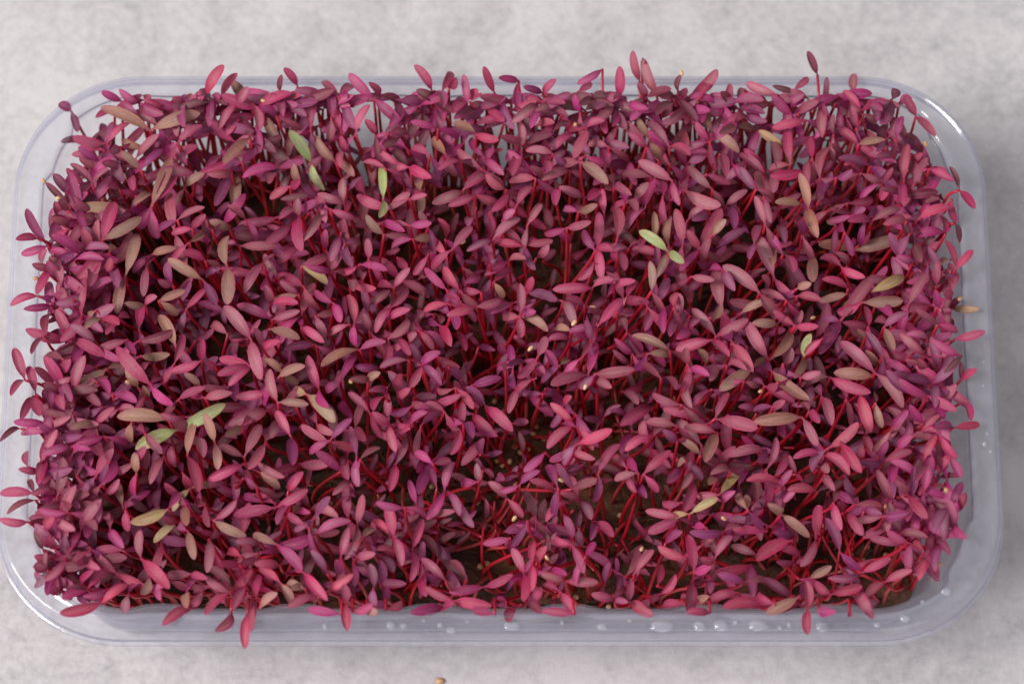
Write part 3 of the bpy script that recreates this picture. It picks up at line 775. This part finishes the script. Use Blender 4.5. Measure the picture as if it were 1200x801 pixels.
def thin(px, py):
    return any(rx and ((px - x) / rx) ** 2 + ((py - y) / ry) ** 2 < 1 for x, y, rx, ry in THIN)


INX, INY = TA - 0.0078, TB - 0.0062


def root_for(x, y, rng, lean):
    bx, by = x + rng.gauss(0, lean), y + rng.gauss(0, lean)
    return Vector((min(MATX[1], max(MATX[0], bx)), min(MATY[1], max(MATY[0], by)), MAT_Z - 0.0008))


def hue(c, rng):
    return PIG[c]


built = []       # every seedling: dict(node, base, stem pts, leaves [(p0, p1, width, letter)], px, size)
for idx, (px, py, lv) in enumerate(plants):
    rng = random.Random(1000 + idx)
    loose = thin(px, py)
    z = RIM_Z + rng.uniform(-0.002, 0.0055)
    if loose: z = RIM_Z - rng.uniform(0.003, 0.012)
    elif py > 560 and 440 < px: z -= rng.uniform(0.0, 0.006)
    node = at(px, py, z)
    over = abs(node.x - TC.x) > INX or abs(node.y - TC.y) > INY
    if over and z < RIM_Z + 0.002:
        z = RIM_Z + rng.uniform(0.002, 0.005)
        node = at(px, py, z)
    leaves = []
    size = 0
    for (c, tx, ty) in lv:
        dz = rng.uniform(-0.0012, 0.0034)
        if ty < 95: dz = rng.uniform(0.003, 0.006)
        app = (at(tx, ty, z) - node).length
        if app < 0.0065: dz = sqrt(max(0, 0.0078 ** 2 - app ** 2)) * rng.choice((0.8, 0.6, -0.5))
        tipz = z + dz
        tip = at(tx, ty, tipz)
        w = max(0.0, RIM_Z - tip.z) * 0.33
        if (abs(tip.x - TC.x) > INX - w or abs(tip.y - TC.y) > INY - w) and tipz < RIM_Z + 0.0014:
            tip = at(tx, ty, RIM_Z + 0.0016)
        L = (tip - node).length
        size += app
        wd = min(0.0031, max(0.0020, 0.278 * L)) * rng.uniform(0.9, 1.12)
        if c == 'k': wd *= 0.75
        leaves.append((node, tip, wd, c, rng.random()))
    if len(leaves) == 1 and not loose:       # its partner hangs below, mostly out of sight
        n0, t0, wd, c, _ = leaves[0]
        d = Vector((node.x - t0.x, node.y - t0.y, 0))
        if d.length > 1e-5: d.normalize()
        an = rng.uniform(-0.7, 0.7)
        d = Vector((d.x * cos(an) - d.y * sin(an), d.x * sin(an) + d.y * cos(an), 0))
        L = rng.uniform(0.006, 0.008)
        tip = node + d * (L * 0.72) + Vector((0, 0, -L * 0.72))
        w = 0.0015 + (RIM_Z - tip.z) * 0.33
        if abs(tip.x - TC.x) < INX - w and abs(tip.y - TC.y) < INY - w:
            leaves.append((node, tip, wd * 0.9, c if c in 'gy' else rng.choice('rmdp'), rng.random()))
    if loose: base = root_for(node.x + rng.uniform(-.006, .006), node.y + rng.uniform(-.004, .010), rng, 0.006)
    else: base = root_for(TC.x + (node.x - TC.x) * 0.93, TC.y + (node.y - TC.y) * 0.93, rng, 0.003)
    pts = stem_points(base, node, rng, 0.004 if loose else 0.0015)
    built.append(dict(node=node, base=base, pts=pts, leaves=leaves, px=px, py=py, lv=lv, size=size, rng=rng, husk=False))

# seed coats still clinging to a leaf tip, in photo pixels
HUSKS = [(51, 212), (68, 232), (42, 326), (301, 428), (673, 378), (695, 360), (622, 408), (686, 453), (657, 562), (603, 607), (953, 372),
         (892, 458), (848, 607), (1038, 593), (1125, 556), (1109, 574), (543, 283), (1125, 350), (799, 86), (1085, 169), (308, 118), (674, 146),
         (411, 447), (150, 448), (65, 570), (558, 133), (752, 643), (641, 653), (1081, 627)]
for hx, hy in HUSKS:
    best, bd = None, 30.0
    for b in built:
        for (n0, tp, wd, c, _) in b['leaves'][:len(b['lv'])]:
            X, Y = to_px(tp)
            d = math.hypot(X - hx, Y - hy)
            if d < bd and not b['husk']: best, bd = (b, tp), d
    if best:
        b, tp = best
        b['husk'] = at(hx, hy, tp.z + 0.0004)

# which 300 stand alone: the largest in view, those with a seed coat or a rare colour first
def rank(b):
    rare = any(c in 'gy' for c, _, _ in b['lv'])
    return b['size'] + (0.02 if rare else 0) + (0.02 if b['husk'] else 0) + (0.006 if b['py'] < 110 or b['py'] > 690 or b['px'] < 40 or b['px'] > 1105 else 0)


order = sorted(range(len(built)), key=lambda i: -rank(built[i]))
single = set(order[:300])


def seed_mesh():
    me = bpy.data.meshes.new('seed')
    v, f = [], []
    nu, nv = 10, 7
    R = 0.00074
    for j in range(1, nv):
        th = pi * j / nv
        for i in range(nu):
            ph = 2 * pi * i / nu
            k = 1 + 0.10 * cos(ph)
            v.append((R * k * sin(th) * cos(ph), R * sin(th) * sin(ph), R * 0.72 * cos(th)))
    v += [(0, 0, R * 0.72), (0, 0, -R * 0.72)]
    for j in range(nv - 2):
        for i in range(nu):
            k = (i + 1) % nu
            f.append((j * nu + i, (j + 1) * nu + i, (j + 1) * nu + k, j * nu + k))
    for i in range(nu):
        k = (i + 1) % nu
        f.append((len(v) - 2, i, k))
        f.append((len(v) - 1, (nv - 2) * nu + k, (nv - 2) * nu + i))
    me.from_pydata(v, [], f)
    me.polygons.foreach_set('use_smooth', [True] * len(me.polygons))
    me.materials.append(M_SEED)
    me.update()
    return me


SEED = seed_mesh()


def direction(dx, dy):
    a = degrees(atan2(-dy, dx)) % 360
    return ['right', 'back right', 'back', 'back left', 'left', 'front left', 'front', 'front right'][int(((a + 22.5) % 360) // 45)]


def place(px, py):
    ec = 'far left' if px < 110 else 'left' if px < 330 else 'left of centre' if px < 500 else 'centre' if px < 690 else 'right of centre' if px < 860 else 'right' if px < 1050 else 'far right'
    er = 'back rim' if py < 140 else 'back' if py < 245 else 'behind the middle' if py < 340 else 'middle' if py < 440 else 'in front of the middle' if py < 540 else 'front' if py < 655 else 'front rim'
    return ec + ', ' + er


def label_for(b):
    lv = b['lv']
    cs = [COLOUR[c] for c, _, _ in lv]
    head = cs[0] if len(set(cs)) == 1 else cs[0] + ' and ' + cs[1]
    ds = [direction(x - b['px'], y - b['py']) for _, x, y in lv]
    head += ' seedling'
    if b['husk']: head += ' with tan seed coat'
    pt = ' leaf pointing ' + ds[0] if len(ds) == 1 else ' leaves pointing ' + ' and '.join(dict.fromkeys(ds))
    return head + ',' + pt + ', ' + place(b['px'], b['py'])


bylabel = {}
for i in order[:300]: bylabel.setdefault(label_for(built[i]), []).append(i)
final = {}
for lab, ids in bylabel.items():
    if len(ids) == 2:                         # tell a pair apart by which stands nearer the front or the left
        a, c = ids
        if abs(built[a]['py'] - built[c]['py']) >= abs(built[a]['px'] - built[c]['px']):
            a, c = sorted(ids, key=lambda i: built[i]['py'])
            w0, w1 = 'rear one of two', 'nearer one of two'
        else:
            a, c = sorted(ids, key=lambda i: built[i]['px'])
            w0, w1 = 'left one of two', 'right one of two'
        final[a], final[c] = lab + ', ' + w0, lab + ', ' + w1
    else:
        ids = sorted(ids, key=lambda i: built[i]['px'])
        names = ['leftmost', 'second from left', 'third from left', 'fourth from left', 'fifth from left', 'sixth from left']
        for k, i in enumerate(ids): final[i] = lab if len(ids) == 1 else lab + ', ' + names[min(k, 5)]

rest = MB()
rest_stem = MB()
GROUP = 'red amaranth seedlings standing in the tray'
for i, b in enumerate(built):
    rng = b['rng']
    if i in single:
        root = empty('seedling', b['base'])
        lab = final[i].split()
        tag(root, ' '.join(lab[:16]).rstrip(','), 'seedling', GROUP)
        mb = MB()
        mb.add(*stem_geo(b['pts'], rng))
        mb.build('stem', M_STEM, root, b['base'])
        for (p0, p1, wd, c, _) in b['leaves']:
            mb = MB()
            mb.add(*blade(p0, p1, wd, hue(c, rng), rng))
            mb.build('leaf', M_LEAF, root, b['base'])
        if b['husk']:
            o = bpy.data.objects.new('seed_husk', SEED)
            col.objects.link(o)
            o.parent = root
            o.location = b['husk'] - b['base']
            o.rotation_euler = (rng.uniform(-1, 1), rng.uniform(-1, 1), rng.uniform(0, 6))
            o.scale = (rng.uniform(.9, 1.25), rng.uniform(.6, .8), rng.uniform(.7, .9))
    else:
        rest_stem.add(*stem_geo(b['pts'], rng))
        for (p0, p1, wd, c, _) in b['leaves']:
            rest.add(*blade(p0, p1, wd, hue(c, rng), rng))

# the lower storey: shorter seedlings between the tall ones
rng = random.Random(77)


def short_one(px, py, z, lo=0.0068, hi=0.0094):
    p = at(px, py, z)
    w = 0.0008 + max(0.0, RIM_Z - z) * 0.33
    if abs(p.x - TC.x) > INX - w or abs(p.y - TC.y) > INY - w: return False
    base = root_for(p.x, p.y, rng, 0.002)
    rest_stem.add(*stem_geo(stem_points(base, p, rng, 0.0015), rng))
    an = rng.uniform(0, 2 * pi)
    c = rng.choice('rrmmmmppkkd')  # darker pigments chosen to put the lower storey's shade into the leaves
    for k in (0, 1):
        a2 = an + k * pi + rng.uniform(-.5, .5)
        L = rng.uniform(lo, hi)
        el = rng.uniform(-0.25, 0.75)
        tip = p + Vector((cos(a2) * cos(el), sin(a2) * cos(el), sin(el))) * L
        w = 0.0012 + max(0.0, RIM_Z - tip.z) * 0.33
        tip.x = min(TC.x + INX - w, max(TC.x - INX + w, tip.x))
        tip.y = min(TC.y + INY - w, max(TC.y - INY + w, tip.y))
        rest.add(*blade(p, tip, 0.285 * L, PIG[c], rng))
    return True


for (n_, x0, x1, y0, y1, z0, z1) in ((310, 40, 1120, 110, 715, .017, .031), (110, 80, 1085, 105, 205, .030, .041), (60, 130, 1060, 98, 130, .036, .043),
                                     (90, 25, 130, 190, 690, .028, .041), (50, 1040, 1130, 200, 640, .028, .041),
                                     (75, 46, 105, 225, 670, .036, .043), (35, 1065, 1122, 190, 640, .036, .043), (40, 130, 1060, 96, 122, .037, .044)):
    k = 0
    while k < n_:
        px, py = rng.uniform(x0, x1), rng.uniform(y0, y1)
        if thin(px, py): 
            if rng.random() < 0.95: continue
        if short_one(px, py, rng.uniform(z0, z1)): k += 1
# stems that lean across the thin patches
k = 0
while k < 150:
    x, y = rng.uniform(*MATX), rng.uniform(*MATY)
    X, Y = to_px((x, y, 0.020))
    if not thin(X, Y): continue
    k += 1
    base = Vector((x, y, MAT_Z - 0.0008))
    top = root_for(x, y, rng, 0.009)
    top.z = rng.uniform(0.015, 0.024)
    rest_stem.add(*stem_geo(stem_points(base, top, rng, 0.004), rng))
    if k % 3: continue
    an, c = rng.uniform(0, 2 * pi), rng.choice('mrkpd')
    for kk in (0, 1):
        a2 = an + kk * pi
        L = rng.uniform(0.004, 0.007)
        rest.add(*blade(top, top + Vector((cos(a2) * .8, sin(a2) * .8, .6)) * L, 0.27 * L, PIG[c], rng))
# bare stems of the dense stand
for k in range(480):
    x, y = rng.uniform(*MATX), rng.uniform(*MATY)
    X, Y = to_px((x, y, 0.035))
    if thin(X, Y) and rng.random() < 0.6: continue
    base = Vector((x, y, MAT_Z - 0.0008))
    top = Vector((min(MATX[1], max(MATX[0], x + rng.gauss(0, .005))), min(MATY[1], max(MATY[0], y + rng.gauss(0, .005))), rng.uniform(0.018, 0.030)))
    rest_stem.add(*stem_geo(stem_points(base, top, rng, 0.003), rng))
    an = rng.uniform(0, 2 * pi)
    for kk in (0, 1):
        a2 = an + kk * pi
        L = rng.uniform(0.004, 0.0065)
        rest.add(*blade(top, top + Vector((cos(a2) * .75, sin(a2) * .75, .66)) * L, 0.27 * L, PIG[rng.choice('mpkr')], rng))  # dark pigments here too, shade of the gaps painted into the leaves
stand = empty('seedling_stand', (TC.x, TC.y, MAT_Z))
tag(stand, 'dense mass of pink and maroon seedlings filling in between the single seedlings', 'seedlings', kind='stuff')
tag(rest.build('leaves', M_LEAF, stand, stand.location), kind='stuff')
tag(rest_stem.build('stems', M_STEM, stand, stand.location), kind='stuff')

# ------------------------------------------------------------------ loose seeds
SEEDS_MAT = [(604, 523), (610, 530), (618, 527), (582, 540), (589, 545), (597, 540), (604, 558), (559, 588), (585, 612), (555, 630), (578, 626),
             (628, 500), (625, 508), (638, 514), (715, 511), (605, 568), (506, 569), (675, 699), (713, 710), (563, 663), (571, 660), (489, 670),
             (982, 628), (1038, 650), (997, 652), (1017, 640), (928, 513), (942, 511), (933, 561), (786, 520), (365, 567), (404, 594), (412, 591),
             (427, 515), (388, 590), (444, 580), (352, 722), (364, 720), (580, 470), (630, 388), (660, 700), (698, 664), (691, 650), (1011, 655), (790, 467),
             (824, 467), (735, 512), (500, 632), (727, 604), (723, 622)]
seed_objs = []
for i, (sx, sy) in enumerate(SEEDS_MAT):
    p = at(sx, sy, MAT_Z + 0.0006)
    if not (MATX[0] < p.x < MATX[1] and MATY[0] - 0.002 < p.y < MATY[1]): continue
    o = bpy.data.objects.new('amaranth_seed', SEED)
    col.objects.link(o)
    o.location = p
    o.rotation_euler = (rng.uniform(-.6, .6), rng.uniform(-.6, .6), rng.uniform(0, 6))
    s = rng.uniform(0.85, 1.25)
    o.scale = (s, s, s)
    seed_objs.append((sx, sy, o))
zones = {}
for sx, sy, o in seed_objs: zones.setdefault(place(sx, sy), []).append((sx, sy, o))
ORD = ['leftmost', 'second from left', 'third from left', 'fourth from left', 'fifth from left', 'sixth from left', 'seventh from left',
       'eighth from left', 'ninth from left', 'tenth from left', 'eleventh from left', 'twelfth from left']
for zn, obs in zones.items():
    for k, (sx, sy, o) in enumerate(sorted(obs, key=lambda e: (e[0], e[1]))):
        q = 'only one' if len(obs) == 1 else ORD[min(k, 11)]
        tag(o, f'tan seed on the mat, {zn}, {q}', 'seed', 'loose seeds on the mat')
for (sx, sy, lab) in ((1101, 661, 'tan seed on the tray floor beyond the front right mat corner, rear one'),
                      (1092, 677, 'tan seed on the tray floor beyond the front right mat corner, nearer one')):
    o = bpy.data.objects.new('amaranth_seed', SEED)
    col.objects.link(o)
    o.location = at(sx, sy, 0.0025)
    tag(o, lab, 'seed', 'seeds on the tray floor')
o = bpy.data.objects.new('amaranth_seed', SEED)
col.objects.link(o)
o.location = at(515, 797, 0.0005)
o.scale = (1.4, 1.1, 1)
tag(o, 'single tan seed lying on the grey surface in front of the tray', 'seed')

# ------------------------------------------------------------------ water drops on the rim
DROPS = [(458, 732, 6, 6), (473, 733, 5, 4), (381, 734, 3.5, 4), (516, 732, 4, 4), (529, 738, 7, 4), (600, 733, 11, 6), (706, 734, 7, 4.5),
         (659, 729, 3, 3), (497, 727, 2, 2), (548, 728, 2, 2), (776, 733, 16, 8), (820, 733, 8.5, 7), (845, 732, 10, 8), (862, 729, 3.5, 3.5),
         (889, 732, 13.5, 7.5), (738, 727, 3, 2.5), (914, 735, 3, 3), (925, 732, 3, 4), (1061, 724, 8, 5), (1028, 732, 5, 4), (1109, 693, 7, 5),
         (1154, 520, 3.5, 3.5), (1161, 529, 2.5, 2.5), (1153, 424, 2, 2), (1152, 452, 2, 2), (964, 734, 9, 7), (1081, 705, 3, 3), (1157, 508, 1.8, 1.8)]
names = ['smallest', 'small', 'medium', 'large']
drop_labels = {}
dinfo = sorted(DROPS)
for k, (dx, dy, rx, ry) in enumerate(dinfo):
    p = at(dx, dy, RIM_Z)
    d = MB()
    nu, nr = 16, 4
    v, f = [(0, 0, 0.00034)], []
    rx, ry = rx * 0.85, ry * 0.85
    r1, r2 = rx / 5.03 / 1000, ry / 5.03 / 1000 / 0.91
    wob = [1 + rng.uniform(-.09, .09) for _ in range(nu)]
    for j in range(1, nr + 1):
        t = j / nr
        for i in range(nu):
            an = 2 * pi * i / nu
            v.append((r1 * t * wob[i] * cos(an), r2 * t * wob[i] * sin(an), 0.00034 * sqrt(max(0, 1 - t ** 2.6)) - (0.0001 if j == nr else 0)))
    for i in range(nu): f.append((0, 1 + i, 1 + (i + 1) % nu))
    for j in range(nr - 1):
        for i in range(nu):
            kx = (i + 1) % nu
            f.append((1 + j * nu + i, 1 + (j + 1) * nu + i, 1 + (j + 1) * nu + kx, 1 + j * nu + kx))
    d.add(v, f, [], [])
    o = d.build('water_droplet', M_DROP)
    o.location = (p.x, p.y, RIM_Z + 0.0002)
    where = 'on the right rim' if dx > 1130 else 'on the front right corner of the rim' if dx > 1040 else 'on the front rim'
    sz = 'tiny' if rx < 3.2 else 'small' if rx < 6 else 'round' if rx < 9.5 else 'wide'
    drop_labels.setdefault((sz, where), []).append(o)
ords = ['first', 'second', 'third', 'fourth', 'fifth', 'sixth', 'seventh', 'eighth', 'ninth', 'tenth']
for (sz, where), obs in drop_labels.items():
    for k, o in enumerate(obs):
        q = '' if len(obs) == 1 else ', ' + ords[k] + ' such from the left'
        tag(o, f'{sz} water drop {where}{q}', 'water drop', 'water drops on the tray rim')
